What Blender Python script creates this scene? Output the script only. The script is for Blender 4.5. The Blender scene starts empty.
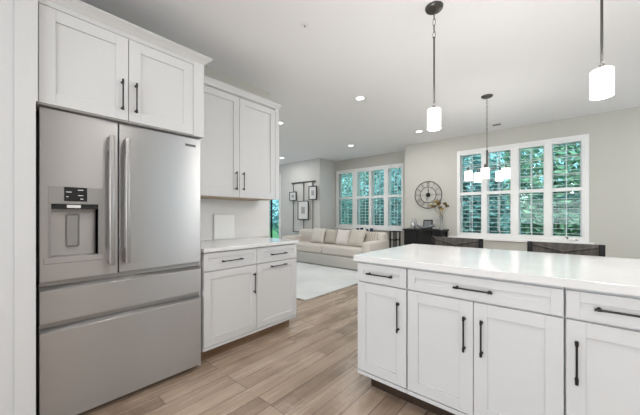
import bpy, bmesh, math, random
from mathutils import Vector, Matrix
random.seed(7)
C = bpy.context.scene.collection
PI = math.pi

# ------------------------------------------------------------------ camera
H = 1.192
cd = bpy.data.cameras.new('camera'); cam = bpy.data.objects.new('camera', cd); C.objects.link(cam)
cam.location = (0, 0, H)
cam.rotation_euler = (PI/2, 0, math.radians(40.73-90))
cd.sensor_width = 36; cd.lens = 36*284.9/640; cd.shift_y = 7.1/640
cd.clip_start = 0.02; cd.clip_end = 200
bpy.context.scene.camera = cam

# ------------------------------------------------------------------ world, lights, exposure
vs = bpy.context.scene.view_settings
vs.view_transform = 'Standard'; vs.look = 'None'; vs.gamma = 1; vs.use_curve_mapping = False
vs.exposure = 0.02
w = bpy.data.worlds.new('sky'); bpy.context.scene.world = w; w.use_nodes = True
bg = w.node_tree.nodes['Background']; bg.inputs[0].default_value = (0.60, 0.80, 0.92, 1); bg.inputs[1].default_value = 1.9
# daylight objects are added lamps outside the unseen windows, filling the room
sl = bpy.data.lights.new('sun', 'SUN'); sl.energy = 4.5; sl.angle = math.radians(1.5); sl.color = (1, .96, .9)
so = bpy.data.objects.new('sun', sl); C.objects.link(so); so.rotation_euler = (0, math.radians(-42), 0)
def area(name, loc, rot, sx, sy, power, col=(1, 1, 1), spread=PI):
    l = bpy.data.lights.new(name, 'AREA'); l.shape = 'RECTANGLE'; l.size = sx; l.size_y = sy
    l.energy = power; l.color = col; l.spread = spread
    o = bpy.data.objects.new(name, l); C.objects.link(o); o.location = loc; o.rotation_euler = rot
    return o
TILT = math.radians(45)     # added window lamps aim upward to brighten the ceiling
area('fill_lamp', (-4.80, .0, 1.3), (PI/2+TILT, 0, -PI/2), 3.4, 1.6, 215, (0.96, 0.98, 1.0))     # added lamp outside window_3_unseen
area('fill_lamp', (4.1, -3.62, 1.1), (PI/2+TILT, 0, 0), 3.0, 1.8, 14, (0.97, 0.985, 1.0))          # added lamp outside window_4_unseen
area('fill_lamp', (3.6, 8.42, 1.2), (PI/2+TILT, 0, PI), 2.8, 1.7, 14, (0.93, 0.97, 1.0))           # added lamp outside window_5_unseen

# ------------------------------------------------------------------ materials
def mat(name, col=(.8, .8, .8), rough=.5, metal=0.0, spec=.5, **kw):
    m = bpy.data.materials.new(name); m.use_nodes = True
    b = m.node_tree.nodes['Principled BSDF']
    b.inputs['Base Color'].default_value = (*col, 1); b.inputs['Roughness'].default_value = rough
    b.inputs['Metallic'].default_value = metal; b.inputs['Specular IOR Level'].default_value = spec
    for k, v in kw.items(): b.inputs[k].default_value = v
    return m
def nd(m, t, **kw):
    n = m.node_tree.nodes.new(t)
    for k, v in kw.items(): setattr(n, k, v)
    return n
def lk(m, a, b): m.node_tree.links.new(a, b)
def coords(m, scale=(1, 1, 1), rot=(0, 0, 0)):
    tc = nd(m, 'ShaderNodeTexCoord'); mp = nd(m, 'ShaderNodeMapping')
    mp.inputs['Scale'].default_value = scale; mp.inputs['Rotation'].default_value = rot
    lk(m, tc.outputs['Object'], mp.inputs[0]); return mp.outputs[0]
def noisy(name, c1, c2, scale=(8, 8, 8), rough=.6, bump=0.0, detail=3, nscale=1.0, **kw):
    m = mat(name, c1, rough, **kw); b = m.node_tree.nodes['Principled BSDF']
    v = coords(m, scale); n = nd(m, 'ShaderNodeTexNoise'); n.inputs['Scale'].default_value = nscale; n.inputs['Detail'].default_value = detail
    lk(m, v, n.inputs['Vector'])
    r = nd(m, 'ShaderNodeValToRGB'); r.color_ramp.elements[0].position = .3; r.color_ramp.elements[1].position = .7
    r.color_ramp.elements[0].color = (*c1, 1); r.color_ramp.elements[1].color = (*c2, 1)
    lk(m, n.outputs['Fac'], r.inputs[0]); lk(m, r.outputs[0], b.inputs['Base Color'])
    if bump:
        bp = nd(m, 'ShaderNodeBump'); bp.inputs['Strength'].default_value = bump; bp.inputs['Distance'].default_value = .01
        lk(m, n.outputs['Fac'], bp.inputs['Height']); lk(m, bp.outputs[0], b.inputs['Normal'])
    return m

CAB = mat('white_cabinet_paint', (.61, .61, .615), .38, spec=.4)
TRIM = mat('white_trim_paint', (.82, .82, .81), .45, spec=.3)
CEIL = noisy('ceiling_paint', (.89, .89, .90), (.88, .88, .89), (2, 2, 2), .9, spec=.1)
WALL = noisy('warm_grey_wall_paint', (.535, .525, .480), (.545, .535, .490), (3, 3, 3), .85, spec=.15)
WALLW = noisy('pale_wall_paint', (.63, .62, .60), (.64, .63, .61), (3, 3, 3), .8, spec=.15)
BLACK = mat('black_bronze_metal', (.022, .020, .019), .35, .6)
BRONZE = mat('dark_bronze_rod', (.10, .095, .09), .35, .8)
DARK = mat('black_painted_wood', (.010, .010, .010), .5, spec=.25)
GAP = mat('dark_gap', (.015, .015, .016), .7)
UNDER = mat('birch_cabinet_underside', (.50, .38, .26), .5)
QUARTZ = noisy('white_quartz', (.75, .75, .75), (.71, .71, .71), (6, 6, 6), .10, spec=.55)
SPLASH = noisy('white_slab_backsplash', (.80, .79, .785), (.76, .745, .74), (1.5, 1.5, 5), .22, spec=.5, detail=5)
CHROME = mat('dark_silver', (.35, .35, .36), .25, 1.0)

def steel(name, col, rough, aniso=.75):
    m = mat(name, col, rough, .80); b = m.node_tree.nodes['Principled BSDF']
    b.inputs['Anisotropic'].default_value = aniso; b.inputs['Anisotropic Rotation'].default_value = .25
    t = nd(m, 'ShaderNodeTangent', direction_type='RADIAL', axis='Z'); lk(m, t.outputs[0], b.inputs['Tangent'])
    v = coords(m, (2, 2, 420)); n = nd(m, 'ShaderNodeTexNoise'); n.inputs['Scale'].default_value = 1; n.inputs['Detail'].default_value = 2
    lk(m, v, n.inputs['Vector'])
    mr = nd(m, 'ShaderNodeMapRange'); mr.inputs[3].default_value = rough-.05; mr.inputs[4].default_value = rough+.07
    lk(m, n.outputs['Fac'], mr.inputs[0]); lk(m, mr.outputs[0], b.inputs['Roughness'])
    return m
STEEL = steel('brushed_stainless_steel', (.45, .44, .435), .33, .88)
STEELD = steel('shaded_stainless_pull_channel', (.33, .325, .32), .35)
STEELH = steel('polished_stainless_handle', (.38, .37, .365), .30, .5)

# hardwood floor: hand scraped planks running along X
FLOOR = mat('hand_scraped_oak_planks', (.3, .2, .14), .3, spec=.5)
def make_floor(m):
    b = m.node_tree.nodes['Principled BSDF']
    v = coords(m)
    br = nd(m, 'ShaderNodeTexBrick'); br.offset = .37; br.offset_frequency = 3
    br.inputs['Scale'].default_value = 1; br.inputs['Brick Width'].default_value = 1.15; br.inputs['Row Height'].default_value = .127
    br.inputs['Mortar Size'].default_value = .0022; br.inputs['Mortar Smooth'].default_value = .3
    br.inputs['Color1'].default_value = (0, 0, 0, 1); br.inputs['Color2'].default_value = (1, 1, 1, 1); br.inputs['Mortar'].default_value = (.5, .5, .5, 1)
    lk(m, v, br.inputs['Vector'])
    ramp = nd(m, 'ShaderNodeValToRGB'); e = ramp.color_ramp.elements
    e[0].position = .24; e[1].position = .78
    e[0].color = (.145, .098, .066, 1); e[1].color = (.50, .395, .305, 1)
    x = ramp.color_ramp.elements.new(.5); x.color = (.36, .270, .20, 1)
    # grain
    mp = nd(m, 'ShaderNodeMapping'); mp.inputs['Scale'].default_value = (1.6, 22, 1); lk(m, v, mp.inputs[0])
    ad = nd(m, 'ShaderNodeVectorMath', operation='ADD'); lk(m, mp.outputs[0], ad.inputs[0])
    sc = nd(m, 'ShaderNodeVectorMath', operation='SCALE'); sc.inputs['Scale'].default_value = 7.0
    lk(m, br.outputs['Color'], sc.inputs[0]); lk(m, sc.outputs[0], ad.inputs[1])
    n = nd(m, 'ShaderNodeTexNoise'); n.inputs['Scale'].default_value = 1.0; n.inputs['Detail'].default_value = 6; n.inputs['Distortion'].default_value = .6
    lk(m, ad.outputs[0], n.inputs['Vector'])
    n2 = nd(m, 'ShaderNodeTexNoise'); n2.inputs['Scale'].default_value = 3.2; n2.inputs['Detail'].default_value = 5; n2.inputs['Distortion'].default_value = .5; lk(m, v, n2.inputs['Vector'])
    mx = nd(m, 'ShaderNodeMix'); mx.data_type = 'FLOAT'; mx.inputs[0].default_value = .58
    lk(m, br.outputs['Color'], mx.inputs[2]); lk(m, n.outputs['Fac'], mx.inputs[3])
    mx2 = nd(m, 'ShaderNodeMix'); mx2.data_type = 'FLOAT'; mx2.inputs[0].default_value = .36
    lk(m, mx.outputs[0], mx2.inputs[2]); lk(m, n2.outputs['Fac'], mx2.inputs[3])
    lk(m, mx2.outputs[0], ramp.inputs[0])
    dk = nd(m, 'ShaderNodeMix'); dk.data_type = 'RGBA'; lk(m, br.outputs['Fac'], dk.inputs[0]); lk(m, ramp.outputs[0], dk.inputs[6])
    dk.inputs[7].default_value = (.07, .045, .03, 1)
    lk(m, dk.outputs[2], b.inputs['Base Color'])
    # scraped waves across the plank + seams
    wv = nd(m, 'ShaderNodeTexNoise'); wv.inputs['Scale'].default_value = 1; wv.inputs['Detail'].default_value = 2
    mp2 = nd(m, 'ShaderNodeMapping'); mp2.inputs['Scale'].default_value = (16, 5, 1); lk(m, v, mp2.inputs[0]); lk(m, mp2.outputs[0], wv.inputs['Vector'])
    b1 = nd(m, 'ShaderNodeBump'); b1.inputs['Strength'].default_value = .6; b1.inputs['Distance'].default_value = .006; lk(m, wv.outputs['Fac'], b1.inputs['Height'])
    b2 = nd(m, 'ShaderNodeBump'); b2.invert = True; b2.inputs['Strength'].default_value = .5; b2.inputs['Distance'].default_value = .003
    lk(m, br.outputs['Fac'], b2.inputs['Height']); lk(m, b1.outputs[0], b2.inputs['Normal'])
    lk(m, b2.outputs[0], b.inputs['Normal'])
    mr = nd(m, 'ShaderNodeMapRange'); mr.inputs[3].default_value = .16; mr.inputs[4].default_value = .36
    lk(m, n.outputs['Fac'], mr.inputs[0]); lk(m, mr.outputs[0], b.inputs['Roughness'])
make_floor(FLOOR)
TOE = noisy('brown_wood_toe_board', (.16, .095, .055), (.27, .17, .10), (3, 3, 40), .45)

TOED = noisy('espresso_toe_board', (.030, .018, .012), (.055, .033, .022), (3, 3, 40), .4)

# ------------------------------------------------------------------ geometry helpers
class MB:
    def __init__(s): s.bm = bmesh.new()
    def box(s, x0, x1, y0, y1, z0, z1, bev=0.0, seg=1, rot=None, piv=None):
        r = bmesh.ops.create_cube(s.bm, size=1.0); vs_ = r['verts']
        for v in vs_:
            v.co = Vector(((x0+x1)/2 + v.co.x*(x1-x0), (y0+y1)/2 + v.co.y*(y1-y0), (z0+z1)/2 + v.co.z*(z1-z0)))
        if bev > 0:
            es = list({e for v in vs_ for e in v.link_edges})
            rr = bmesh.ops.bevel(s.bm, geom=es, offset=bev, segments=seg, affect='EDGES', profile=.5)
            vs_ = list({v for f in rr['faces'] for v in f.verts} | {v for v in vs_ if v.is_valid})
        if rot is not None:
            p = Vector(piv) if piv is not None else Vector(((x0+x1)/2, (y0+y1)/2, (z0+z1)/2))
            R = rot.to_3x3()
            for v in vs_: v.co = p + R @ (v.co - p)
        return s
    def prism(s, prof, axis, a, b):
        """extrude a closed 2D profile along an axis from a to b; profile gives the other two coordinates in order"""
        def P(u, w_, t):
            return {'X': (t, u, w_), 'Y': (u, t, w_), 'Z': (u, w_, t)}[axis]
        A = [s.bm.verts.new(P(u, w_, a)) for u, w_ in prof]; B = [s.bm.verts.new(P(u, w_, b)) for u, w_ in prof]
        n = len(prof)
        s.bm.faces.new(A); s.bm.faces.new(B[::-1])
        for i in range(n): s.bm.faces.new((A[i], B[i], B[(i+1) % n], A[(i+1) % n]))
        return s
    def tube(s, pts, r, seg=10, caps=True):
        pts = [Vector(p) for p in pts]; rings = []
        rr = r if isinstance(r, (list, tuple)) else [r]*len(pts)
        up = None
        for i, p in enumerate(pts):
            d = (pts[min(i+1, len(pts)-1)] - pts[max(i-1, 0)]).normalized()
            if up is None:
                up = Vector((0, 0, 1)) if abs(d.z) < .9 else Vector((1, 0, 0))
            u = (up - d*up.dot(d)).normalized(); v = d.cross(u); up = u
            rings.append([s.bm.verts.new(p + (u*math.cos(2*PI*k/seg) + v*math.sin(2*PI*k/seg))*rr[i]) for k in range(seg)])
        for a, b in zip(rings, rings[1:]):
            for k in range(seg): s.bm.faces.new((a[k], a[(k+1) % seg], b[(k+1) % seg], b[k]))
        if caps:
            s.bm.faces.new(rings[0][::-1]); s.bm.faces.new(rings[-1])
        return s
    def lathe(s, prof, c=(0, 0, 0), seg=32, axis='Z'):
        rings = []
        for r, h in prof:
            ring = []
            for k in range(seg if r > 1e-6 else 1):
                a = 2*PI*k/seg; u, v = r*math.cos(a), r*math.sin(a)
                p = {'Z': (u, v, h), 'Y': (u, h, v), 'X': (h, u, v)}[axis]
                ring.append(s.bm.verts.new(Vector(c)+Vector(p)))
            rings.append(ring)
        for a, b in zip(rings, rings[1:]):
            for k in range(seg):
                q = []
                for ring, j in ((a, k), (a, k+1), (b, k+1), (b, k)):
                    v = ring[j % len(ring)]
                    if v not in q: q.append(v)
                if len(q) > 2: s.bm.faces.new(q)
        return s
    def torus(s, c, R, r, axis='X', seg=40, rs=8, sx=1.0, sy=1.0):
        rings = []
        for i in range(seg):
            a = 2*PI*i/seg; ring = []
            for k in range(rs):
                b = 2*PI*k/rs; q = R + r*math.cos(b); u, v, h = q*math.cos(a)*sx, q*math.sin(a)*sy, r*math.sin(b)
                p = {'Z': (u, v, h), 'Y': (u, h, v), 'X': (h, u, v)}[axis]
                ring.append(s.bm.verts.new(Vector(c)+Vector(p)))
            rings.append(ring)
        for i in range(seg):
            a, b = rings[i], rings[(i+1) % seg]
            for k in range(rs): s.bm.faces.new((a[k], a[(k+1) % rs], b[(k+1) % rs], b[k]))
        return s
    def build(s, name, m, parent=None, smooth=False, loc=(0, 0, 0)):
        bmesh.ops.recalc_face_normals(s.bm, faces=s.bm.faces[:])
        me = bpy.data.meshes.new(name)
        off = Vector(loc)
        if parent is not None: off = Vector(wloc(parent))
        for v in s.bm.verts: v.co -= off
        s.bm.to_mesh(me); s.bm.free()
        o = bpy.data.objects.new(name, me); C.objects.link(o); me.materials.append(m)
        if parent is not None: o.parent = parent
        else: o.location = loc
        if smooth:
            for p in me.polygons: p.use_smooth = True
            try: me.set_sharp_from_angle(angle=math.radians(40))
            except Exception: pass
        return o
def wloc(o):
    v = Vector(o.location)
    return v + (wloc(o.parent) if o.parent else Vector())
def thing(name, label, cat, loc=(0, 0, 0), group=None):
    o = bpy.data.objects.new(name, None); C.objects.link(o); o.location = loc; o.empty_display_size = .1
    return tag(o, label, cat, group)
def tag(o, label, cat, group=None):
    o['label'] = label; o['category'] = cat
    if group: o['group'] = group
    return o
def struct(o): o['kind'] = 'structure'; return o
def dup(root, loc, label=None, group=None):
    r = root.copy(); C.objects.link(r); r.location = loc
    if label: r['label'] = label
    if group: r['group'] = group
    for ch in root.children:
        c = ch.copy(); C.objects.link(c); c.parent = r
        for g in ch.children:
            d = g.copy(); C.objects.link(d); d.parent = c
    return r

# ================================================================== structure
CH = 2.743
WY = 2.84      # kitchen cabinet wall plane
LX = 6.60      # living room window wall
BX = 6.10      # dining window wall
PX = 5.92      # wall with the hanging pictures
struct(MB().box(-4.8, 8.6, -3.6, 8.4, -.12, 0).build('floor', FLOOR))
struct(MB().box(-4.8, 6.9, -3.6, 8.4, CH, CH+.12).build('ceiling', CEIL))

def wall_with_holes(name, axis, a0, a1, t0, t1, holes, m, top=CH):
    """wall in plane axis (thickness t0..t1) running a0..a1, rectangular holes (b0,b1,z0,z1)"""
    mb = MB()
    def bx(u0, u1, z0, z1):
        if u1-u0 < 1e-4 or z1-z0 < 1e-4: return
        if axis == 'X': mb.box(t0, t1, u0, u1, z0, z1)
        else: mb.box(u0, u1, t0, t1, z0, z1)
    cur = a0
    for b0, b1, z0, z1 in sorted(holes):
        bx(cur, b0, 0, top); bx(b0, b1, 0, z0); bx(b0, b1, z1, top); cur = b1
    bx(cur, a1, 0, top)
    return struct(mb.build(name, m))
# kitchen wall behind the cabinets (ends past the base cabinets), plus the wall stub left of the refrigerator
struct(MB().box(.165, 2.32, WY, WY+.12, 0, CH).build('wall_kitchen', WALL))
struct(MB().box(-4.6, .081, 2.092, WY+.12, 0, CH).build('wall_pantry', mat('pantry_wall_paint', (.60, .60, .605), .7, spec=.2)))
# dining window wall X = BX, from y=-3.4 to 2.74
W1 = (-.245, 1.60, .795, 2.415)
wall_with_holes('wall_dining', 'X', -3.6, 2.74, BX, BX+.16, [W1], WALL)
struct(MB().box(BX+.16, LX, 2.59, 2.74, 0, CH).build('wall_return', WALL))
W2 = (3.02, 5.01, .87, 2.415)
wall_with_holes('wall_living', 'X', 2.59, 5.1, LX, LX+.16, [W2], WALL)
struct(MB().box(PX, LX+.16, 5.1, 5.26, 0, CH).build('wall_alcove', WALLW))
D1 = (6.78, 8.0, .02, 2.36)
wall_with_holes('wall_pictures', 'X', 5.26, 8.4, PX, PX+.16, [D1], WALLW)
wall_with_holes('wall_rear', 'X', -3.6, WY, -4.72, -4.6, [(-1.8, 1.8, .6, 2.45)], WALLW)
wall_with_holes('wall_right', 'Y', -4.6, BX, -3.52, -3.4, [(2.5, 5.7, .25, 2.4)], WALLW)
wall_with_holes('wall_left', 'Y', 2.2, PX, 8.2, 8.32, [(2.5, 4.7, .7, 2.4)], WALLW)
struct(MB().box(2.2, 2.32, WY+.12, 8.2, 0, CH).build('wall_stair', WALLW))
# baseboards
struct(MB().box(BX-.015, BX, -3.4, 2.59, 0, .13, .004).build('baseboard_dining', TRIM))
struct(MB().box(PX-.015, PX, 5.1, 6.70, 0, .13, .004).build('baseboard_pictures', TRIM))
struct(MB().box(LX-.015, LX, 2.74, 5.1, 0, .13, .004).build('baseboard_living', TRIM))

# ------------------------------------------------------------------ windows with plantation shutters
def glass_mat():
    m = bpy.data.materials.new('tinted_window_glass'); m.use_nodes = True; nt = m.node_tree
    nt.nodes.remove(nt.nodes['Principled BSDF'])
    t = nd(m, 'ShaderNodeBsdfTransparent'); t.inputs[0].default_value = (.70, .90, .90, 1)
    g = nd(m, 'ShaderNodeBsdfGlossy'); g.inputs['Roughness'].default_value = .03
    mx = nd(m, 'ShaderNodeMixShader'); mx.inputs[0].default_value = .012
    lk(m, t.outputs[0], mx.inputs[1]); lk(m, g.outputs[0], mx.inputs[2]); lk(m, mx.outputs[0], nt.nodes['Material Output'].inputs[0])
    return m
GLASS = glass_mat()
LOUV = mat('white_louvre_with_teal_light', (.62, .76, .77), .45)  # white louvres, teal outdoor light mixed into their colour
def shutter_window(name, X, y0, y1, z0, z1, cols, zmid, casing, lo_tilt=25, up_tilt=25, sill=None):
    """cols: list of (ya, yb) louvre openings; wall face at X, room at smaller X"""
    root = struct(MB().box(X-.02, X, y0, y1, z1-casing, z1, .003)
                  .box(X-.02, X, y0, y0+casing, z0+casing*.8, z1-casing, .002).box(X-.02, X, y1-casing, y1, z0+casing*.8, z1-casing, .002)
                  .box(X-.02, X, y0, y1, z0, z0+casing*.8, .003)
                  .build(name, TRIM))
    ya_all = min(c[0] for c in cols)-.05; yb_all = max(c[1] for c in cols)+.05
    # shutter panels: stiles and rails around every louvre opening
    ztop, zbot = z1-casing+.004, z0+casing*.8-.004
    g0, g1 = zbot+.045, ztop-.045
    fr = MB()
    ys = sorted(cols); prev = y0+casing-.004
    for i, (a, b) in enumerate(ys):
        fr.box(X-.012, X+.02, prev, a, zbot, ztop, .002); prev = b
    fr.box(X-.012, X+.02, prev, y1-casing+.004, zbot, ztop, .002)
    fr.build('shutter_stiles', TRIM, root)
    for a, b in ys:
        p = MB().box(X-.010, X+.018, a, b, g1, ztop, .002).box(X-.010, X+.018, a, b, zbot, g0, .002).box(X-.012, X+.020, a, b, zmid-.03, zmid+.03, .002).build('shutter_rails', TRIM, root)
        for (u0, u1, tilt) in ((g0, zmid-.03, lo_tilt), (zmid+.03, g1, up_tilt)):
            n = max(5, round((u1-u0)/.080)); dz = (u1-u0)/n
            lm = MB()
            for k in range(n):
                zc = u0+(k+.5)*dz
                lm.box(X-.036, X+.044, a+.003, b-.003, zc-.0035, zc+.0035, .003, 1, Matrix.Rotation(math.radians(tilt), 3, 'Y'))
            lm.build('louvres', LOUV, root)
        MB().box(X-.045, X-.037, (a+b)/2-.005, (a+b)/2+.005, g0+.05, zmid-.07).box(X-.045, X-.037, (a+b)/2-.005, (a+b)/2+.005, zmid+.07, g1-.05).build('tilt_rod', LOUV, root)
    # sash, muntins and glass on the outside half of the wall
    s = MB()
    hy0, hy1, hz0, hz1 = y0+.04, y1-.04, z0+.03, z1-.035
    s.box(X+.10, X+.15, hy0, hy1, hz1-.05, hz1).box(X+.10, X+.15, hy0, hy1, hz0, hz0+.05)
    for a, b in ys:
        s.box(X+.10, X+.15, a-.035, a+.012, hz0, hz1).box(X+.10, X+.15, b-.012, b+.035, hz0, hz1)
        s.box(X+.11, X+.14, a, b, zmid-.022, zmid+.022)
        s.box(X+.118, X+.132, (a+b)/2-.008, (a+b)/2+.008, hz0, hz1)
        for q in ((.33, .66) if X < 6.5 else ()): zz = zmid+(hz1-zmid)*q; s.box(X+.118, X+.132, a, b, zz-.008, zz+.008)
    s.build('sash', TRIM, root)
    MB().box(X+.122, X+.128, hy0, hy1, hz0, hz1).build('glass', GLASS, root)
    if sill:
        MB().box(X-.055, X, sill[0], sill[1], z0-.045, z0+.002, .004).build('window_sill', TRIM, root)
    return root
shutter_window('window_1', BX, -.28, 1.635, .757, 2.45,
               [(-.193, .166), (.272, .622), (.745, 1.112), (1.21, 1.578)], 1.60, .055, 5, -6, (-.34, 1.86))
shutter_window('window_2', LX, 2.985, 5.045, .829, 2.4525,
               [(3.02, 3.40), (3.52, 3.885), (3.965, 4.335), (4.485, 4.965)], 1.66, .06, 5, -6, (2.96, 5.08))
def unseen_window(name, axis, p, a0, a1, z0, z1, n, sgn):
    """unseen framed window, added to bring light in and show in reflections"""
    def B(mb, u0, u1, t0, t1, zz0, zz1):
        t0, t1 = min(t0, t1), max(t0, t1)
        return mb.box(t0, t1, u0, u1, zz0, zz1) if axis == 'X' else mb.box(u0, u1, t0, t1, zz0, zz1)
    mb = MB()
    B(mb, a0-.09, a1+.09, p, p+.02*sgn, z1, z1+.09); B(mb, a0-.09, a1+.09, p, p+.02*sgn, z0-.09, z0)
    B(mb, a0-.09, a0, p, p+.02*sgn, z0, z1); B(mb, a1, a1+.09, p, p+.02*sgn, z0, z1)
    for k in range(1, n):
        u = a0+(a1-a0)*k/n; B(mb, u-.03, u+.03, p-.08*sgn, p-.03*sgn, z0, z1)
    B(mb, a0, a1, p-.07*sgn, p-.04*sgn, (z0+z1)/2-.02, (z0+z1)/2+.02)
    return struct(mb.build(name, TRIM))
unseen_window('window_3_unseen', 'X', -4.6, -1.8, 1.8, .6, 2.45, 3, 1)  # out of view, opened in the walls to let light in
unseen_window('window_4_unseen', 'Y', -3.4, 2.5, 5.7, .25, 2.4, 3, 1)
unseen_window('window_5_unseen', 'Y', 8.2, 2.5, 4.7, .7, 2.4, 3, -1)
# patio door beside the picture wall
d = struct(MB().box(PX-.02, PX, 6.70, 6.78, 0, 2.44, .003).box(PX-.02, PX, 8.0, 8.08, 0, 2.44, .003).box(PX-.02, PX, 6.78, 8.0, 2.36, 2.44, .003).build('door_1', TRIM))
MB().box(PX+.05, PX+.10, 6.78, 6.84, .02, 2.36).box(PX+.05, PX+.10, 6.84, 7.94, 2.28, 2.36).box(PX+.05, PX+.10, 6.84, 7.94, .02, .12).box(PX+.05, PX+.10, 7.94, 8.0, .02, 2.36).build('door_frame', TRIM, d)
MB().box(PX+.055, PX+.075, 7.20, 7.27, .02, 2.36).build('meeting_stile', DARK, d)
MB().box(PX+.072, PX+.078, 6.84, 7.94, .12, 2.28).build('glass', GLASS, d)

# ------------------------------------------------------------------ ground and trees outside
GRASS = noisy('lawn', (.10, .20, .08), (.16, .28, .10), (.8, .8, .8), .9, detail=5)
struct(MB().box(6.9, 40, -30, 40, -.4, -.25).build('ground_outside', GRASS))
LEAF = [noisy('tree_leaves', a, b, (3, 3, 3), .7, detail=6) for a, b in (((.14, .25, .22), (.25, .43, .37)), ((.17, .29, .30), (.30, .47, .47)), ((.16, .27, .17), (.38, .49, .31)))]
BARK = noisy('bark', (.10, .07, .05), (.18, .14, .10), (4, 4, 12), .9)
def tree(x, y, h, r, kind, label):
    t = thing('garden_tree', label, 'tree', (x, y, -.25), 'trees beyond the windows')
    MB().tube([(x, y, -.25), (x+.05, y, h*.35), (x, y+.08, h*.75)], [.14, .11, .04], 8).build('trunk', BARK, t, True)
    mb = MB(); rnd = random.Random(int(x*31+y*17))
    for k in range(3600):
        while True:
            p = Vector((rnd.uniform(-1, 1), rnd.uniform(-1, 1), rnd.uniform(-1, 1)))
            if p.length < 1: break
        p = p.normalized()*(p.length**.5)
        c = Vector((x, y, h*.56)) + Vector((p.x*r, p.y*r, p.z*h*.5))
        a = Vector((rnd.gauss(0, 1), rnd.gauss(0, 1), rnd.gauss(0, 1))).normalized(); b = a.orthogonal().normalized(); s_ = rnd.uniform(.05, .12)
        q = [mb.bm.verts.new(c+v*s_) for v in (a, b*.6, -a, -b*.6)]; mb.bm.faces.new(q)
    mb.build('crown', LEAF[kind], t)
tree(10.0, -2.0, 4.2, 1.12, 0, 'broad dark green tree outside, behind the far right of the dining window')
tree(9.8, .25, 4.6, 1.1, 2, 'yellow-green leafy tree outside the right half of the dining window')
tree(10.2, 2.45, 3.2, 1.08, 1, 'blue-green tree outside the left half of the dining window')
tree(10.9, 4.9, 3.4, 1.2, 1, 'pale teal tree outside the right end of the living room window')
tree(11.2, 7.5, 5.0, 1.35, 0, 'tall green tree outside the left end of the living room window')
tree(9.4, 10.4, 4.0, 1.5, 1, 'blue-green tree seen through the patio door')
hd = MB(); rnd = random.Random(5)
for k in range(14000):
    c = Vector((rnd.uniform(12.6, 13.4), rnd.uniform(-6, 13), rnd.uniform(-.2, 2.0)+rnd.uniform(0, .25)))
    a = Vector((rnd.gauss(0, 1), rnd.gauss(0, 1), rnd.gauss(0, 1))).normalized(); b = a.orthogonal().normalized(); s_ = rnd.uniform(.05, .12)
    hd.bm.faces.new([hd.bm.verts.new(c+v*s_) for v in (a, b*.6, -a, -b*.6)])
hd.box(12.75, 13.25, -6, 13, -.25, 1.9, .1)
tag(hd.build('garden_hedge', LEAF[1]), 'long clipped hedge running across the garden beyond the windows', 'hedge')
tree(16.0, 1.2, 5.5, 2.3, 0, 'large dark tree farther off, behind the yellow-green one')
tree(16.5, 9.5, 4.5, 2.5, 2, 'large tree farther off, between the two living room trees')

# ================================================================== kitchen
def handle(parent, p, axis, L, out, m=BLACK, name='handle'):
    """bar pull centred at p on a door face; axis 'X','Y','Z'; out = outward unit vector"""
    p = Vector(p); o = Vector(out); a = {'X': Vector((1, 0, 0)), 'Y': Vector((0, 1, 0)), 'Z': Vector((0, 0, 1))}[axis]
    mb = MB(); off = .024
    mb.tube([p+a*(-L/2)+o*off, p+a*(L/2)+o*off], .0043, 10)
    for s_ in (-1, 1):
        q = p+a*(s_*(L/2-.012))
        mb.tube([q-o*.0005, q+o*.004], .0075, 12); mb.tube([q, q+o*(off+.002)], .005, 10)
        mb.tube([q+o*off-a*.006, q+o*off+a*.006], .0064, 10)
        e = p+a*(s_*L/2)+o*off
        mb.tube([e-a*s_*.003, e+a*s_*.003], .006, 10)
    return mb.build(name, m, parent, True)
def shaker(name, parent, plane, f, a0, a1, z0, z1, out, rail=.058, t=.02, m=CAB):
    """five-piece shaker front. plane 'Y': face at y=f spanning x a0..a1 ; plane 'X': face at x=f spanning y a0..a1. front at f, body behind"""
    mb = MB()
    def B(u0, u1, w0, w1, d0, d1, bev=.0012):
        d_ = sorted((f-out*d0, f-out*d1))
        if plane == 'Y': mb.box(u0, u1, d_[0], d_[1], w0, w1, bev)
        else: mb.box(d_[0], d_[1], u0, u1, w0, w1, bev)
    B(a0, a0+rail, z0, z1, 0, t); B(a1-rail, a1, z0, z1, 0, t)
    B(a0+rail, a1-rail, z1-rail, z1, 0, t); B(a0+rail, a1-rail, z0, z0+rail, 0, t)
    B(a0+rail-.004, a1-rail+.004, z0+rail-.004, z1-rail+.004, .009, t-.002, 0)
    return mb.build(name, m, parent)

# ---- tall side panels of the refrigerator enclosure
tag(MB().prism([(.0815, 0), (.158, 0), (.158, 1.7815), (.1655, 1.7815), (.1655, CH), (.0815, CH)], 'Y', 2.080, WY).build('refrigerator_side_panel', CAB), 'wide white upright panel on the left of the refrigerator', 'panel')
tag(MB().box(1.078, 1.095, 2.19, WY, 0, 1.778, .001).build('refrigerator_side_panel', CAB), 'narrow white upright panel between refrigerator and base cabinets', 'panel')

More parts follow.
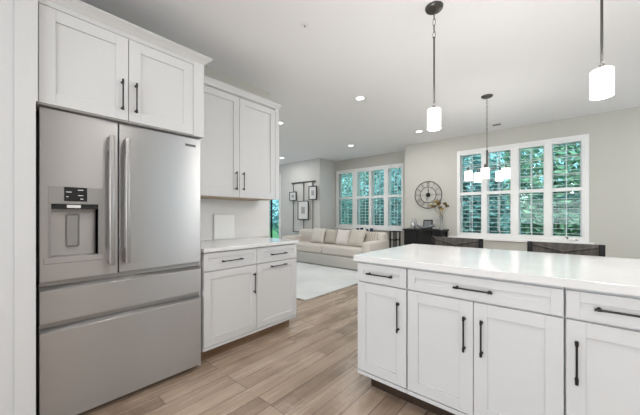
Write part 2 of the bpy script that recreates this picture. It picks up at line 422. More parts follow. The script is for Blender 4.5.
# ---- cabinet over the refrigerator
FY = 2.10
RB = WY-.003
t = thing('refrigerator_cabinet', 'white wall cabinet with two shaker doors above the refrigerator', 'cabinet', (.62, 2.46, 1.79))
MB().box(.166, 1.075, FY+.021, RB, 1.782, 2.345, .001).box(.993, 1.075, FY, FY+.021, 1.782, 2.345, .001).box(.166, .993, FY+.002, FY+.021, 2.312, 2.345, .001).build('cabinet_body', CAB, t)
dl = shaker('door', t, 'Y', FY, .170, .576, 1.786, 2.308, -1, .066)
handle(dl, (.542, FY, 1.937), 'Z', .185, (0, -1, 0))
dr = shaker('door', t, 'Y', FY, .580, .990, 1.786, 2.308, -1, .066)
handle(dr, (.617, FY, 1.937), 'Z', .185, (0, -1, 0))
def crown(parent, x0, x1, yf, z0, z1, proj, yb, left=False):
    """crown moulding along the front (facing -Y) with a mitred return on the right side"""
    prof = [(0, 0), (.012, .0), (.016, .18), (.45, .52), (.80, .74), (.86, .78), (.86, .86), (1.0, .90), (1.0, 1.0), (0, 1.0)]
    mb = MB(); hh = z1-z0; rings = []
    for corner in range(3):
        ring = []
        for u, v in prof:
            o_ = u*proj
            if corner == 0: p = (x0, yf-o_, z0+v*hh)
            elif corner == 1: p = (x1+o_, yf-o_, z0+v*hh)
            else: p = (x1+o_, yb, z0+v*hh)
            ring.append(mb.bm.verts.new(p))
        rings.append(ring)
    n = len(prof)
    for a, b in zip(rings, rings[1:]):
        for k in range(n): mb.bm.faces.new((a[k], a[(k+1) % n], b[(k+1) % n], b[k]))
    mb.bm.faces.new(rings[0]); mb.bm.faces.new(rings[2][::-1])
    mb.box(x0, x1, yf, yb, z1-.02, z1)
    return mb.build('crown_moulding', CAB, parent)
crown(t, .166, 1.075, FY, 2.326, 2.385, .050, RB)

# ---- refrigerator
RY = 2.14
t = thing('refrigerator', 'stainless steel french-door refrigerator with ice dispenser and two bottom drawers', 'refrigerator', (.62, 2.48, 0))
X0, X1, XM = .177, 1.071, .533
MB().box(X0-.010, X1-.004, RY+.062, WY-.02, .03, 1.765, .004).build('body', GAP, t)  # body painted black so the gaps around the doors look shaded
# left door with a dispenser recess
CX0, CX1, CZ0, CZ1 = .222, .430, .955, 1.252
ld = MB(); y0, y1 = RY, RY+.06
ld.box(X0, CX0, y0, y1, .826, 1.772).box(CX1, XM-.004, y0, y1, .826, 1.772).box(CX0, CX1, y0, y1, CZ1, 1.772).box(CX0, CX1, y0, y1, .826, CZ0)
bmesh.ops.remove_doubles(ld.bm, verts=ld.bm.verts[:], dist=1e-5)
ldoor = ld.build('door', STEEL, t)
MB().box(CX0+.001, CX1-.001, y1+.0005, y1+.0025, CZ0+.001, CZ1-.001).box(CX0-.03, CX1-.03+.05, y0-.004, y0+.001, CZ0-.035, CZ0-.002, .002).build('drip_tray', STEEL, ldoor)
MB().box(CX0-.012, CX0, y0-.004, y1, CZ0-.002, CZ1).box(CX1, CX1+.022, y0-.004, y1, CZ0-.002, CZ1).box(CX0-.012, CX1+.022, y0-.004, y0+.03, CZ1, CZ1+.098, .001).build('dispenser_bezel', STEELH, ldoor)
MB().box(CX0, CX1, y0+.006, y1, CZ1-.028, CZ1-.001).build('dispenser_header', GAP, ldoor)
cp = MB().box(.275, .377, y0-.0065, y0-.003, 1.268, 1.348, .001).build('control_panel', mat('black_glass_panel', (.012, .012, .014), .12), ldoor)
icon = mat('pale_display_mark', (.6, .6, .6), .5)
for xx, zz, ww in ((.283, 1.318, .024), (.335, 1.331, .024), (.335, 1.300, .024), (.284, 1.291, .010), (.345, 1.280, .014)):
    MB().box(xx, xx+ww, y0-.0072, y0-.0064, zz, zz+.0045).build('display_mark', icon, ldoor)
MB().box(.286, .352, y0+.004, y0+.045, 1.228, 1.250, .004).build('ice_chute', TRIM, ldoor)
MB().box(.290, .350, y1-.012, y1-.002, 1.005, 1.195, .010, 2).build('dispenser_paddle', STEELH, ldoor)
rdoor = MB().box(XM+.003, X1, RY, RY+.06, .826, 1.772, .005, 2).build('door', STEEL, t)
MB().box(.950, 1.030, RY-.0015, RY+.001, 1.704, 1.722, .0005).build('nameplate', mat('dark_nameplate', (.09, .09, .09), .4, .5), rdoor)
for q, xc in ((ldoor, XM-.047), (rdoor, XM+.036)):
    hb = MB()
    hb.box(xc-.014, xc+.014, RY-.068, RY-.046, .885, 1.675, .008, 3)
    for zc in (.935, 1.625):
        hb.box(xc-.012, xc+.012, RY-.050, RY+.001, zc-.045, zc+.045, .006, 2)
    hb.build('handle', STEELH, q, True)
def fdrawer(z0, z1):
    """flat drawer front with an angled finger pull along its top"""
    o = MB().prism([(RY, z0), (RY, z1-.030), (RY+.004, z1-.026), (RY+.034, z1-.004), (RY+.034, z1), (RY+.058, z1), (RY+.058, z0)], 'X', X0, X1).build('drawer', STEEL, t)
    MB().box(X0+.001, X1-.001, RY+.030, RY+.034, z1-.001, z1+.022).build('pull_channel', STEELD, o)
    return o
fdrawer(.598, .817-.017); fdrawer(.035, .583-.013)
MB().box(X0+.02, X1-.02, RY+.065, RY+.11, .0, .035).build('kick_grille', GAP, t)
MB().box(X0+.03, X0+.10, RY+.02, RY+.09, 1.772, 1.778).build('hinge_cover', GAP, t)

# ---- wall cabinets right of the refrigerator
UY = 2.44
t = thing('wall_cabinet', 'tall white wall cabinet with two doors above the white backsplash', 'cabinet', (1.6, 2.64, 1.36))
MB().box(1.10, 2.130, UY+.021, WY, 1.366, 2.385, .001).box(2.075, 2.130, UY, UY+.021, 1.360, 2.385, .001).build('cabinet_body', CAB, t)
MB().box(1.10, 2.074, UY+.0215, WY, 1.358, 1.3658).build('cabinet_underside', UNDER, t)
a = shaker('door', t, 'Y', UY, 1.104, 1.613, 1.362, 2.352, -1, .064, m=CAB); handle(a, (1.574, UY, 1.522), 'Z', .175, (0, -1, 0))
a = shaker('door', t, 'Y', UY, 1.617, 2.072, 1.362, 2.352, -1, .064, m=CAB); handle(a, (1.655, UY, 1.522), 'Z', .175, (0, -1, 0))
crown(t, 1.10, 2.130, UY, 2.362, 2.425, .024, WY)

# ---- backsplash, base cabinets, countertop
tag(MB().box(1.10, 2.30, WY-.015, WY-.001, .923, 1.357, .001).build('backsplash', SPLASH), 'white glossy slab backsplash above the short countertop', 'backsplash')
BY = 2.160
def base(name, label, x0, x1, dh, pull_h):
    t = thing(name, label, 'cabinet', ((x0+x1)/2, 2.5, 0))
    MB().box(x0, x1, BY+.021, WY, .105, .892, .001).build('cabinet_body', CAB, t)
    MB().box(x0, x1-(.0 if x1 < 2 else .03), BY+.085, BY+.10, 0, .1045).build('toe_kick', TOE, t)
    dw = shaker('drawer', t, 'Y', BY, x0+.003, x1-.002, .738, .882, -1, .042)
    handle(dw, ((x0+x1)/2-.005 if pull_h is None else (x0+x1)/2, BY, .806), 'X', .195, (0, -1, 0))
    dd = shaker('door', t, 'Y', BY, x0+.003, x1-.002, .135, .732, -1, .062)
    MB().box(x0, x1, BY+.004, BY+.021, .105, .131, .001).build('bottom_rail', CAB, t)
    if pull_h is None: handle(dd, (x1-.034, BY, .568), 'Z', .180, (0, -1, 0))
    else: handle(dd, ((x0+x1)/2, BY, .692), 'X', .195, (0, -1, 0))
base('base_cabinet', 'white base cabinet with drawer and upright-handled door beside the refrigerator', 1.10, 1.614, .13, None)
base('base_cabinet', 'white base cabinet at the wall end with two level pulls, one above the other', 1.615, 2.130, .13, 1)
tag(MB().box(1.097, 2.145, BY-.022, WY-.0005, .8925, .922, .003, 2).build('countertop', QUARTZ), 'short white quartz countertop beside the refrigerator', 'countertop')
tag(MB().box(1.545, 1.80, WY-.034, WY-.018, .9225, 1.20, .012, 3).build('thin_white_board', mat('white_board', (.88, .88, .87), .35)), 'thin white rounded board set flat against the backsplash on the short countertop', 'board')  # pale rectangle on the backsplash, built as a thin board

# ---- island
IX = 1.654
IB = 2.30
def island_cab(label, y0, y1, doors, rail=.058):
    t = thing('island_cabinet', label, 'cabinet', (2.0, (y0+y1)/2, 0))
    MB().box(IX+.021, IB, y0, y1, .105, .874, .001).build('cabinet_body', CAB, t)
    MB().box(IX, IX+.019, y0, y1, .105, .128, .001).build('bottom_rail', CAB, t)
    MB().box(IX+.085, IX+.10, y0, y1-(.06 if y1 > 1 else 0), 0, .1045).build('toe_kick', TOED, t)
    dw = shaker('drawer', t, 'X', IX, y0+.003, y1-.003, .742, .861, -1, .045)
    yc = (y0+y1)/2
    handle(dw, (IX, yc+.002, .800), 'Y', .178, (-1, 0, 0))
    n = len(doors)
    for i, hy in enumerate(doors):
        a0 = y0+(y1-y0)*i/n; a1 = y0+(y1-y0)*(i+1)/n
        dd = shaker('door', t, 'X', IX, a0+(.003 if i == 0 else .0015), a1-(.003 if i == n-1 else .0015), .134, .733, -1, .064)
        handle(dd, (IX, hy, .560), 'Z', .180, (-1, 0, 0))
    return t
island_cab('white island cabinet at the left end with one drawer over one door', .730, 1.086, [.783])
island_cab('wide white island cabinet in the middle with one long drawer over two doors', .003, .727, [.326, .408])
island_cab('white island cabinet cut by the right edge of the photo', -.370, 0, [-.037])
tag(MB().box(IB+.001, IB+.02, -.370, 1.086, .0, .8738, .001).build('island_back_panel', CAB), 'white panel covering the seating side of the island', 'panel')
tag(MB().box(1.638, 2.655, -.400, 1.108, .8745, .914, .003, 2).build('island_countertop', QUARTZ), 'large white polished quartz slab on top of the island', 'countertop')

# ---- counter stools behind the island
STW = noisy('dark_brown_woven_back', (.030, .026, .022), (.085, .072, .062), (40, 40, 12), .6, detail=4)
SEAT = mat('dark_leather', (.05, .045, .04), .5)
def stool(y, label):
    t = thing('counter_stool', label, 'stool', (2.9, y, 0), 'stools behind the island')
    x = 2.98; w_ = .236
    for sx, sy in ((2.56, -.2), (2.56, .2)):
        MB().box(sx, sx+.035, y+sy-.0175, y+sy+.0175, 0, .60, .003).build('leg', DARK, t)
    for sy in (-1, 1):
        yy = y+sy*(w_-.018)
        MB().box(x, x+.034, yy-.018, yy+.018, 0, .966, .003).build('leg', DARK, t)
    MB().box(2.55, x+.03, y-.22, y+.22, .60, .66, .015, 3).build('seat', SEAT, t, True)
    MB().box(x-.004, x+.012, y-w_+.036, y+w_-.036, .70, .966, .003).build('backrest', STW, t)
    mb = MB()
    for s_ in (-1, 1):
        mb.tube([(x-.006, y-s_*(w_-.04), .70), (x-.010, y, .90), (x-.006, y+s_*(w_-.04), .945)], .008, 8)
    mb.build('backrest_braces', STW, t)
    MB().box(2.565, x+.02, y-.21, y-.185, .22, .245).box(2.565, x+.02, y+.185, y+.21, .22, .245).box(2.565, 2.59, y-.19, y+.19, .22, .245).build('footrest', DARK, t)
stool(.815, 'dark low-backed stool behind the middle of the island, left of the two')
stool(.010, 'dark low-backed stool behind the island under the dining window, right of the two')

# ================================================================== ceiling lights
def emis(name, col, s_):
    m = mat(name, (.9, .9, .88), .4); b = m.node_tree.nodes['Principled BSDF']
    b.inputs['Emission Color'].default_value = (*col, 1); b.inputs['Emission Strength'].default_value = s_
    return m
SHADE = emis('lit_frosted_glass', (1.0, .95, .87), .45)
LENS = emis('lit_downlight_lens', (1, .98, .95), 5.0)
def lamp(parent, kind, loc, energy, size, col=(1, .98, .955)):
    l = bpy.data.lights.new('lamp', kind); l.energy = energy; l.color = col
    if kind == 'POINT': l.shadow_soft_size = size
    else: l.shape = 'DISK'; l.size = size
    o = bpy.data.objects.new('lamp', l); C.objects.link(o); o.parent = parent; o.location = Vector(loc)-wloc(parent)
    return o
def shade(parent, x, y, z0, z1, r, name='shade'):
    o = MB().lathe([(r*.97, z0), (r, z0+.003), (r, z1-.006), (r-.006, z1), (.012, z1), (.012, z1-.004), (r-.009, z1-.007), (r-.006, z0+.002), (r*.97, z0)], (x, y, 0), 36).build(name, SHADE, parent, True)
    return o
def pendant(x, y, label):
    t = thing('pendant_light', label, 'pendant light', (x, y, CH), 'glass pendants above the island')
    MB().lathe([(0, CH-.028), (.030, CH-.028), (.058, CH-.020), (.064, CH-.008), (.064, CH), (0, CH)], (x, y, 0), 32).build('canopy', BRONZE, t, True)
    ch = MB(); z = CH-.030
    ch.tube([(x, y, z+.004), (x, y, z-.014)], .004, 8)
    for k in range(4):
        zc = z-.036-k*.048
        ch.torus((x, y, zc), .013, .0024, 'X' if k % 2 else 'Y', 18, 6, .75, 1.95)
    ch.build('chain', BRONZE, t, True)
    MB().tube([(x, y, z-.195), (x, y, 2.0)], .0062, 10).build('rod', BRONZE, t, True)
    MB().lathe([(0, 2.008), (.011, 2.008), (.013, 1.990), (.013, 1.975), (0, 1.975)], (x, y, 0), 20).build('shade_holder', BRONZE, t, True)
    shade(t, x, y, 1.832, 1.978, .049)
    MB().lathe([(0, 1.86), (.02, 1.87), (.026, 1.895), (.018, 1.925), (.012, 1.965), (0, 1.965)], (x, y, 0), 16).build('bulb', emis('lit_bulb', (1, .95, .85), 4), t, True)
    lamp(t, 'POINT', (x, y, 1.77), 13, .04)
    lamp(t, 'POINT', (x, y, 2.03), 5, .03)  # added uplight above the closed shade, brightens the ceiling
pendant(2.17, .743, 'white glass cylinder pendant on a thin rod, its round canopy in view')
pendant(2.17, -.150, 'white glass cylinder pendant nearest the right edge, hung above the near end of the island')

# chandelier
cx, cy = 4.248, .776
t = thing('chandelier', 'five-light chandelier with white cylinder shades before the dining window', 'chandelier', (cx, cy, CH))
MB().lathe([(0, CH-.026), (.035, CH-.026), (.060, CH-.018), (.068, CH-.008), (.068, CH), (0, CH)], (cx, cy, 0), 32).build('canopy', BRONZE, t, True)
ch = MB()
for k in range(19): ch.torus((cx, cy, CH-.044-k*.036), .010, .0024, 'X' if k % 2 else 'Y', 14, 6, .75, 1.9)
ch.build('chain', BRONZE, t, True)
MB().tube([(cx, cy, 2.035), (cx, cy, 1.80)], .012, 12).build('rod', BRONZE, t, True)
MB().lathe([(0, 1.715), (.010, 1.72), (.024, 1.75), (.026, 1.79), (.014, 1.81), (0, 1.81)], (cx, cy, 0), 20).build('hub', BRONZE, t, True)
for k in range(5):
    th = math.radians(41+72*k); dx, dy = math.cos(th), math.sin(th)
    R = .222; sx, sy = cx+dx*R, cy+dy*R
    pts = [(cx+dx*.015, cy+dy*.015, 1.765)]
    for q in range(1, 9):
        u = q/8; pts.append((cx+dx*R*u, cy+dy*R*u, 1.765+.045*math.sin(PI*u*.5)))
    pts += [(sx, sy, 1.80), (sx, sy, 1.78)]
    ar = MB().tube(pts, .0055, 8).lathe([(0, 1.83), (.006, 1.825), (.012, 1.80), (.013, 1.768), (0, 1.768)], (sx, sy, 0), 14).build('arm', BRONZE, t, True)
    shade(ar, sx, sy, 1.642, 1.772, .050)
lamp(t, 'POINT', (cx, cy, 1.60), 20, .12)

# recessed downlights
GRID = [(3.223, 2.07, 'nearest the camera, over the passage'), (5.306, 3.652, 'over the sofa by the shutters'),
        (3.207, 3.653, 'beside the top corner of the wall cabinet'), (5.213, 5.869, 'above the wall of hanging pictures'),
        (5.235, 2.069, 'beside the left pendant shade'),
        (3.2, 5.87, None), (.9, .8, None), (.9, -.8, None), (-.9, .8, None), (-.9, -.4, None), (-.9, -2.0, None), (.9, -2.0, None), (-2.8, 1.2, None), (-2.8, -.8, None), (3.2, -1.6, None), (5.2, -1.6, None)]  # the undescribed ones are unseen, added to light the room
dl0 = None
for x, y, lab in GRID:
    if dl0 is None:
        dl0 = thing('recessed_light', 'x', 'ceiling light', (x, y, CH))
        MB().lathe([(.052, CH-.004), (.074, CH-.006), (.080, CH-.0005), (.052, CH-.0005)], (x, y, 0), 32).build('trim_ring', TRIM, dl0, True)
        MB().lathe([(0, CH-.0035), (.052, CH-.0035), (.052, CH-.001), (0, CH-.001)], (x, y, 0), 32).build('lens', LENS, dl0)
        lamp(dl0, 'AREA', (x, y, CH-.012), 8.7, .10)
        o = dl0
    else: o = dup(dl0, (x, y, CH))
    if x < 2:      # unseen kitchen downlights, set weaker to balance the brightness
        for c_ in o.children:
            if c_.type == 'LIGHT': c_.data = dim_lamp = (bpy.data.lights.get('lamp_dimmed') or c_.data.copy()); dim_lamp.name = 'lamp_dimmed'; dim_lamp.energy = 5.6
    o['label'] = 'white round recessed downlight ' + (lab or 'out of view, added to light the room')
    o['group'] = 'recessed ceiling downlights'
# ceiling register and fire sprinkler
t = thing('ceiling_vent', 'small slotted white air vent in the ceiling by the dining window', 'vent', (5.70, .89, CH))
MB().box(5.64, 5.76, .82, .97, CH-.006, CH-.0005, .002).build('frame', TRIM, t)
mb = MB()
for k in range(7): mb.box(5.652+k*.014, 5.659+k*.014, .835, .955, CH-.0075, CH-.0062)
mb.build('slots', mat('vent_shadow', (.12, .12, .12), .8), t)
t = thing('fire_sprinkler', 'tiny concealed sprinkler head in the kitchen ceiling', 'sprinkler', (1.682, 1.612, CH))
MB().lathe([(0, CH-.006), (.022, CH-.005), (.034, CH-.0005), (0, CH-.0005)], (1.682, 1.612, 0), 24).build('plate', TRIM, t, True)
MB().lathe([(0, CH-.018), (.005, CH-.018), (.005, CH-.006), (0, CH-.006)], (1.682, 1.612, 0), 12).build('nozzle', CHROME, t, True)

# ================================================================== living room
RUG = noisy('pale_grey_rug', (.58, .60, .60), (.74, .75, .74), (1.3, 1.3, 1), .95, detail=6)
tag(MB().box(2.85, 5.55, 2.72, 6.4, .001, .014, .004).build('area_rug', RUG), 'large pale grey-blue rug on the floor in front of the sofa', 'rug')
FAB = noisy('cream_sofa_fabric', (.62, .57, .52), (.68, .63, .575), (60, 60, 60), .9)
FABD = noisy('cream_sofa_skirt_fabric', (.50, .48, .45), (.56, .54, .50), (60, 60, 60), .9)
t = thing('sofa', 'long cream fabric sofa with two seat cushions below the living room window', 'sofa', (5.42, 4.3, 0))
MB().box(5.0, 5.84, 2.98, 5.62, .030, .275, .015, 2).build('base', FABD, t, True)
MB().box(5.02, 5.72, 3.18, 4.29, .278, .475, .045, 4).build('seat_cushion', FAB, t, True)
MB().box(5.02, 5.72, 4.295, 5.42, .278, .475, .045, 4).build('seat_cushion', FAB, t, True)
MB().box(5.58, 5.86, 3.0, 5.60, .27, .795, .07, 4).build('backrest', FAB, t, True)
MB().box(4.98, 5.84, 2.96, 3.17, .10, .630, .05, 4).build('armrest', FAB, t, True)
MB().box(4.98, 5.84, 5.43, 5.64, .10, .630, .05, 4).build('armrest', FAB, t, True)
for fx in (5.04, 5.76):
    for fy in (3.03, 5.57): MB().box(fx, fx+.05, fy-.025, fy+.025, .0145, .031).build('leg', DARK, t)
def pillow(y, w_, h_, col, label, lean=18, x=5.47, twist=0, stripe=None):
    m = noisy('pillow_fabric', tuple(c*.93 for c in col), col, (50, 50, 50), .9)
    if stripe:
        b = m.node_tree.nodes['Principled BSDF']
        v = coords(m, (1, 1, 1)); wv = nd(m, 'ShaderNodeTexWave', bands_direction='Y'); wv.inputs['Scale'].default_value = 9; lk(m, v, wv.inputs[0])
        r = nd(m, 'ShaderNodeValToRGB'); r.color_ramp.elements[0].position = .80; r.color_ramp.elements[1].position = .86
        r.color_ramp.elements[0].color = (*col, 1); r.color_ramp.elements[1].color = (*stripe, 1)
        lk(m, wv.outputs[0], r.inputs[0]); lk(m, r.outputs[0], b.inputs['Base Color'])
    bm = MB(); n = 14; T = .075
    g = {}
    for s_ in (1, -1):
        for i in range(n+1):
            for j in range(n+1):
                u, v_ = i/n*2-1, j/n*2-1
                e = (max(0, 1-u**4)*max(0, 1-v_**4))**.55
                pin = 1-.07*(1-abs(u)**1.5)*abs(v_)**3; pin2 = 1-.07*(1-abs(v_)**1.5)*abs(u)**3
                g[s_, i, j] = bm.bm.verts.new((s_*T*e, u*w_/2*pin2, v_*h_/2*pin))
    for s_ in (1, -1):
        for i in range(n):
            for j in range(n): bm.bm.faces.new([g[s_, a_, b_] for a_, b_ in ((i, j), (i+1, j), (i+1, j+1), (i, j+1))])
    bmesh.ops.remove_doubles(bm.bm, verts=bm.bm.verts[:], dist=1e-4)
    o = bm.build('throw_pillow', m, None, True)
    zc = .478+h_/2*math.cos(math.radians(lean))
    o.location = (x, y, zc-.005); o.rotation_euler = (0, math.radians(lean), math.radians(twist))
    return tag(o, label, 'pillow', 'pillows along the sofa')
pillow(4.76, .42, .40, (.66, .62, .57), 'cream pillow leftmost on the sofa', 20)
pillow(4.35, .40, .38, (.55, .51, .44), 'beige pillow second from the left on the sofa', 18, 5.50)
pillow(3.96, .38, .40, (.72, .67, .64), 'pinkish white pillow in the middle of the sofa', 24, 5.45, 6)
pillow(3.565, .42, .42, (.60, .56, .49), 'large beige pillow with dark edges right of the middle of the sofa', 22, 5.42, -4)
pillow(3.27, .32, .36, (.58, .54, .47), 'beige pillow with brown stripes near the right arm of the sofa', 16, 5.54, -8, (.25, .17, .14))

# narrow table behind the sofa with glasses
WD = mat('pale_table_top', (.62, .62, .60), .4)
t = thing('sofa_table', 'narrow pale table behind the sofa under the living room shutters', 'table', (6.2, 3.9, 0))
MB().box(6.02, 6.34, 3.52, 4.4, .715, .745, .004).build('tabletop', WD, t)
for fx in (6.04, 6.29):
    for fy in (3.55, 4.34): MB().box(fx, fx+.03, fy, fy+.03, 0, .7145).build('leg', WD, t)
NAVY = mat('dark_blue_glass', (.02, .04, .09), .15)
for i, (yy, hh, lab) in enumerate(((4.02, .10, 'leftmost'), (3.90, .115, 'second from the left'), (3.76, .09, 'third from the left'), (3.62, .11, 'rightmost'))):
    tag(MB().lathe([(0, .746), (.030, .746), (.034, .76), (.042, .746+hh), (.038, .746+hh), (.030, .765), (0, .762)], (6.15, yy, 0), 20).build('candle_glass', NAVY, None, True),
        'small dark blue glass on the table behind the sofa, %s of four' % lab, 'glass', 'dark glasses behind the sofa')
t = thing('side_table', 'thin black metal frame side table between sofa arm and console', 'table', (6.13, 3.0, 0))
mb = MB()
MB().box(6.02, 6.25, 2.90, 3.08, .795, .81, .002).build('tabletop', DARK, t)
for fx in (6.025, 6.221):
    for fy in (2.905, 3.051): MB().box(fx, fx+.024, fy, fy+.024, 0, .7945).build('leg', DARK, t)
MB().box(6.03, 6.24, 2.91, 3.07, .60, .618).build('shelf', DARK, t)

# hanging picture display
t = thing('picture_rail', 'black horizontal rail with three thin rods on the far white wall', 'picture rail', (PX, 5.7, 2.12))
MB().box(PX-.035, PX-.001, 5.25, 6.20, 2.105, 2.140, .004).build('rail', BRONZE, t)
for yy, zb in ((6.115, .69), (5.690, .69), (5.335, .80)):
    MB().tube([(PX-.030, yy, 2.11), (PX-.030, yy, zb)], .0105, 8).build('rod', BRONZE, t)
MB().tube([(PX-.030, 6.15, .69), (PX-.030, 5.63, .69)], .0105, 8).build('bottom_bar', BRONZE, t)
for (a, b, z0, z1, lab) in ((6.00, 6.285, 1.60, 1.865, 'small square black framed picture with white mat at the left of the hanging trio'),
                            (5.515, 5.935, 1.045, 1.585, 'tall black framed picture with wide white mat at the centre of the hanging trio'),
                            (5.205, 5.500, 1.605, 1.985, 'upright black framed picture with white mat at the right of the hanging trio')):
    f_ = thing('framed_picture', lab, 'picture', (PX-.05, (a+b)/2, z0), 'pictures on the hanging rail')
    xa = PX-.068; e = .020; a -= .035; b -= .035
    MB().box(xa, xa+.025, a, b, z1-e, z1).box(xa, xa+.025, a, b, z0, z0+e).box(xa, xa+.025, a, a+e, z0+e, z1-e).box(xa, xa+.025, b-e, b, z0+e, z1-e).build('frame', BLACK, f_)
    MB().box(xa+.012, xa+.016, a+e, b-e, z0+e, z1-e).build('mat', mat('white_mat_board', (.74, .74, .73), .8), f_)
    my, mz = (a+b)/2, (z0+z1)/2; hw, hh = (b-a)*.17, (z1-z0)*.18
    MB().box(xa+.010, xa+.0118, my-hw, my+hw, mz-hh, mz+hh).build('print', noisy('grey_print', (.30, .30, .30), (.48, .47, .46), (20, 20, 20), .8), f_)
tag(MB().box(PX-.062, PX-.045, 5.345, 5.475, 1.995, 2.095, .002).build('small_plaque', mat('plaque_white', (.72, .71, .69), .6)), 'tiny white plaque above the right framed picture', 'plaque')

# clock
CKX, ckY, ckZ = BX, 2.208, 1.609
t = thing('wall_clock', 'large round open-frame wall clock in dark metal on the beige wall', 'clock', (CKX, ckY, ckZ))
MB().torus((CKX-.025, ckY, ckZ), .283, .0085, 'X', 64, 8).torus((CKX-.025, ckY, ckZ), .165, .006, 'X', 48, 8).build('rings', BRONZE, t, True)
mb = MB()
num = {1: 'I', 2: 'II', 3: 'III', 4: 'IIII', 5: 'V', 6: 'VI', 7: 'VII', 8: 'VIII', 9: 'IX', 10: 'X', 11: 'XI', 12: 'XII'}
def stroke(mb, ang, u0, r0, u1, r1, w_=.008):
    # numeral stroke in a frame turned to the hour; clock seen from -X: +Y is to the left
    ca, sa = math.cos(ang), math.sin(ang)
    def P(u, r): return (CKX-.025, ckY-(r*sa+u*ca), ckZ+(r*ca-u*sa))
    mb.tube([P(u0, r0), P(u1, r1)], w_*.3, 6)
for hnum, s_ in num.items():
    ang = 2*PI*hnum/12; ws = {'I': .016, 'V': .034, 'X': .034}; tot = sum(ws[c] for c in s_); u = -tot/2
    for c in s_:
        wd = ws[c]; uc = u+wd/2
        if c == 'I': stroke(mb, ang, uc, .170, uc, .278)
        elif c == 'V': stroke(mb, ang, uc-.013, .278, uc, .170); stroke(mb, ang, uc+.013, .278, uc, .170)
        else: stroke(mb, ang, uc-.013, .278, uc+.013, .170); stroke(mb, ang, uc+.013, .278, uc-.013, .170)
        u += wd
mb.build('numerals', BRONZE, t)
mb = MB()
for k in range(4):
    a_ = k*PI/2; mb.tube([(CKX-.022, ckY, ckZ), (CKX-.022, ckY+math.cos(a_)*.165, ckZ+math.sin(a_)*.165)], .003, 6)
mb.build('cross_bars', BRONZE, t)
MB().lathe([(0, -.040), (.040, -.036), (.046, -.015), (0, -.015)], (CKX, ckY, ckZ), 24, 'X').build('movement', BLACK, t, True)
MB().tube([(CKX-.042, ckY, ckZ), (CKX-.042, ckY-.02, ckZ+.12)], .004, 6).tube([(CKX-.045, ckY, ckZ), (CKX-.045, ckY+.03, ckZ-.14)], .003, 6).build('hands', BLACK, t)

# console cabinet with decor
t = thing('console_table', 'black console cabinet with overhanging top below the clock', 'console table', (5.86, 2.2, 0))
MB().box(5.64, 6.075, 1.78, 2.585, .862, .895, .003).build('tabletop', DARK, t)
MB().box(5.67, 6.065, 2.0, 2.56, .08, .8615, .003).build('cabinet_body', DARK, t)
for yy in (2.285,):
    MB().box(5.655, 5.669, 2.01, 2.275, .10, .85, .002).build('door', DARK, t)
    MB().box(5.655, 5.669, 2.285, 2.55, .10, .85, .002).build('door', DARK, t)
for fx in (5.68, 6.02):
    for fy in (2.01, 2.51): MB().box(fx, fx+.04, fy, fy+.04, 0, .08).build('leg', DARK, t)
MB().box(5.66, 5.70, 1.80, 1.84, 0, .8615).build('leg', DARK, t); MB().box(6.02, 6.06, 1.80, 1.84, 0, .8615).build('leg', DARK, t)
MB().box(5.70, 6.04, 1.84, 2.0, .76, .8615).build('apron', DARK, t)
# jug
JM = mat('silver_grey_glass', (.42, .43, .42), .15, .3)
t = thing('jug', 'small silvery jug with a handle at the left end of the console', 'jug', (5.85, 2.44, .896))
MB().lathe([(0, .896), (.035, .896), (.05, .93), (.055, .98), (.04, 1.03), (.024, 1.07), (.030, 1.11), (.026, 1.108), (.02, 1.07), (0, 1.05)], (5.85, 2.44, 0), 24).build('vessel', JM, t, True)
MB().tube([(5.85-.01, 2.44-.024, 1.09), (5.84, 2.44-.07, 1.08), (5.84, 2.44-.085, 1.03), (5.845, 2.44-.052, .97)], .007, 8).build('handle', JM, t, True)
t = thing('tabletop_picture', 'small black table frame with grey picture on the console, under the clock', 'picture frame', (5.98, 2.18, .896))
R_ = Matrix.Rotation(math.radians(10), 3, 'Y')
MB().box(5.97, 5.985, 2.08, 2.27, .899, 1.085, .002, 1, R_).build('frame', BLACK, t)
MB().box(5.9665, 5.9695, 2.10, 2.25, .925, 1.06, 0, 1, R_, (5.9775, 2.175, .992)).build('print', mat('grey_photo', (.16, .17, .18), .4), t)
# curved bowl
mb = MB(); n = 16
top = []
rows = []
for i in range(n+1):
    u = i/n*2-1; row = []
    for j in range(9):
        v = j/8*2-1; ww = .085*math.sqrt(max(0, 1-u*u*.92))
        z = .905+.065*abs(u)**2+.035*v*v
        row.append(mb.bm.verts.new((5.78+v*ww, 2.155+u*.185, z)))
    rows.append(row)
for a, b in zip(rows, rows[1:]):
    for j in range(8): mb.bm.faces.new((a[j], a[j+1], b[j+1], b[j]))
bowl = mb.build('curved_bowl', mat('brushed_grey_metal', (.40, .41, .43), .3, .6), None, True)
sm = bowl.modifiers.new('s', 'SOLIDIFY'); sm.thickness = .008; sm.offset = 1
tag(bowl, 'shallow boat-shaped grey bowl with upturned ends in front of the black frame', 'bowl')
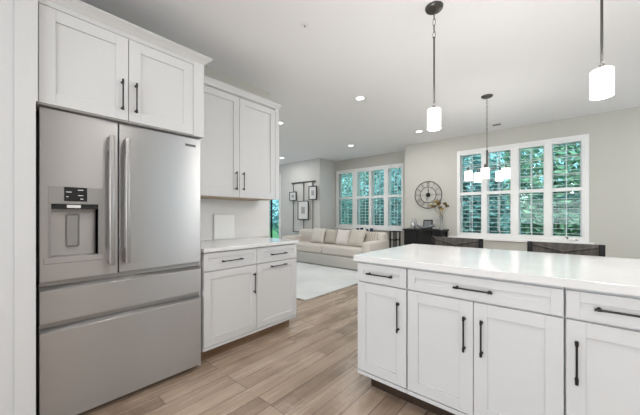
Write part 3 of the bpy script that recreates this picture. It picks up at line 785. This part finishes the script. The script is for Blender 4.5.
# vase with dried flowers
t = thing('vase', 'tall slim glass vase on the right end of the console', 'vase', (5.86, 1.87, .896))
VG = mat('smoky_vase_glass', (.50, .50, .47), .08, **{'Transmission Weight': .5})
MB().lathe([(0, .896), (.035, .896), (.032, .94), (.024, 1.0), (.030, 1.12), (.036, 1.17), (.032, 1.17), (.026, 1.12), (0, .93)], (5.86, 1.87, 0), 24).build('vessel', VG, t, True)
fl = thing('dried_flowers', 'bunch of brown and yellow dried flowers standing in the slim vase', 'flowers', (5.86, 1.87, .94))
ST = mat('brown_stems', (.20, .15, .08), .8); rnd = random.Random(3)
mb = MB(); heads = []
for k in range(11):
    a_ = rnd.uniform(0, 2*PI); sp = rnd.uniform(.05, .17); zt = rnd.uniform(1.28, 1.47)
    hx, hy = 5.86+math.cos(a_)*sp*.6, 1.90+math.sin(a_)*sp
    mb.tube([(5.86, 1.87, .95), (5.86, 1.87, 1.15), (hx, hy, zt)], .003, 5); heads.append((hx, hy, zt))
mb.build('stems', ST, fl)
PT = [mat('dried_petal_brown', (.20, .13, .05), .8), mat('dried_petal_ochre', (.42, .32, .12), .8)]
for k, (hx, hy, zt) in enumerate(heads):
    b_ = MB()
    for q in range(34):
        a_ = rnd.uniform(0, 2*PI); e_ = rnd.uniform(-.6, 1.2); L = rnd.uniform(.03, .058)
        dv = Vector((math.cos(a_)*math.cos(e_), math.sin(a_)*math.cos(e_), math.sin(e_))); s_ = dv.orthogonal().normalized()*.013
        c_ = Vector((hx, hy, zt)); vv = [b_.bm.verts.new(p_) for p_ in (c_, c_+dv*L*.6+s_, c_+dv*L, c_+dv*L*.6-s_)]; b_.bm.faces.new(vv)
    b_.build('flower_head', PT[k % 2], fl)
# figurine on the dining sill
t = thing('bird_figurine', 'small white figurine on the sill at the right end of the dining window', 'figurine', (BX-.03, -.075, .76))
MB().lathe([(0, .7595), (.022, .7595), (.022, .768), (.008, .772), (0, .772)], (BX-.03, -.075, 0), 16).build('base', TRIM, t, True)
mb = MB(); bmesh.ops.create_uvsphere(mb.bm, u_segments=16, v_segments=10, radius=1)
for v in mb.bm.verts: v.co = Vector((BX-.03+v.co.x*.020, -.075+v.co.y*.055, .795+v.co.z*.024+v.co.y*.008))
mb.build('body', TRIM, t, True)
mb = MB(); mb.tube([(BX-.03, -.035, .80), (BX-.03, -.02, .825), (BX-.03, -.005, .832)], [.013, .011, .003], 8).tube([(BX-.03, -.12, .79), (BX-.03, -.16, .79)], [.012, .003], 8)
mb.build('head', mat('dark_figurine_head', (.1, .1, .1), .5), t, True)
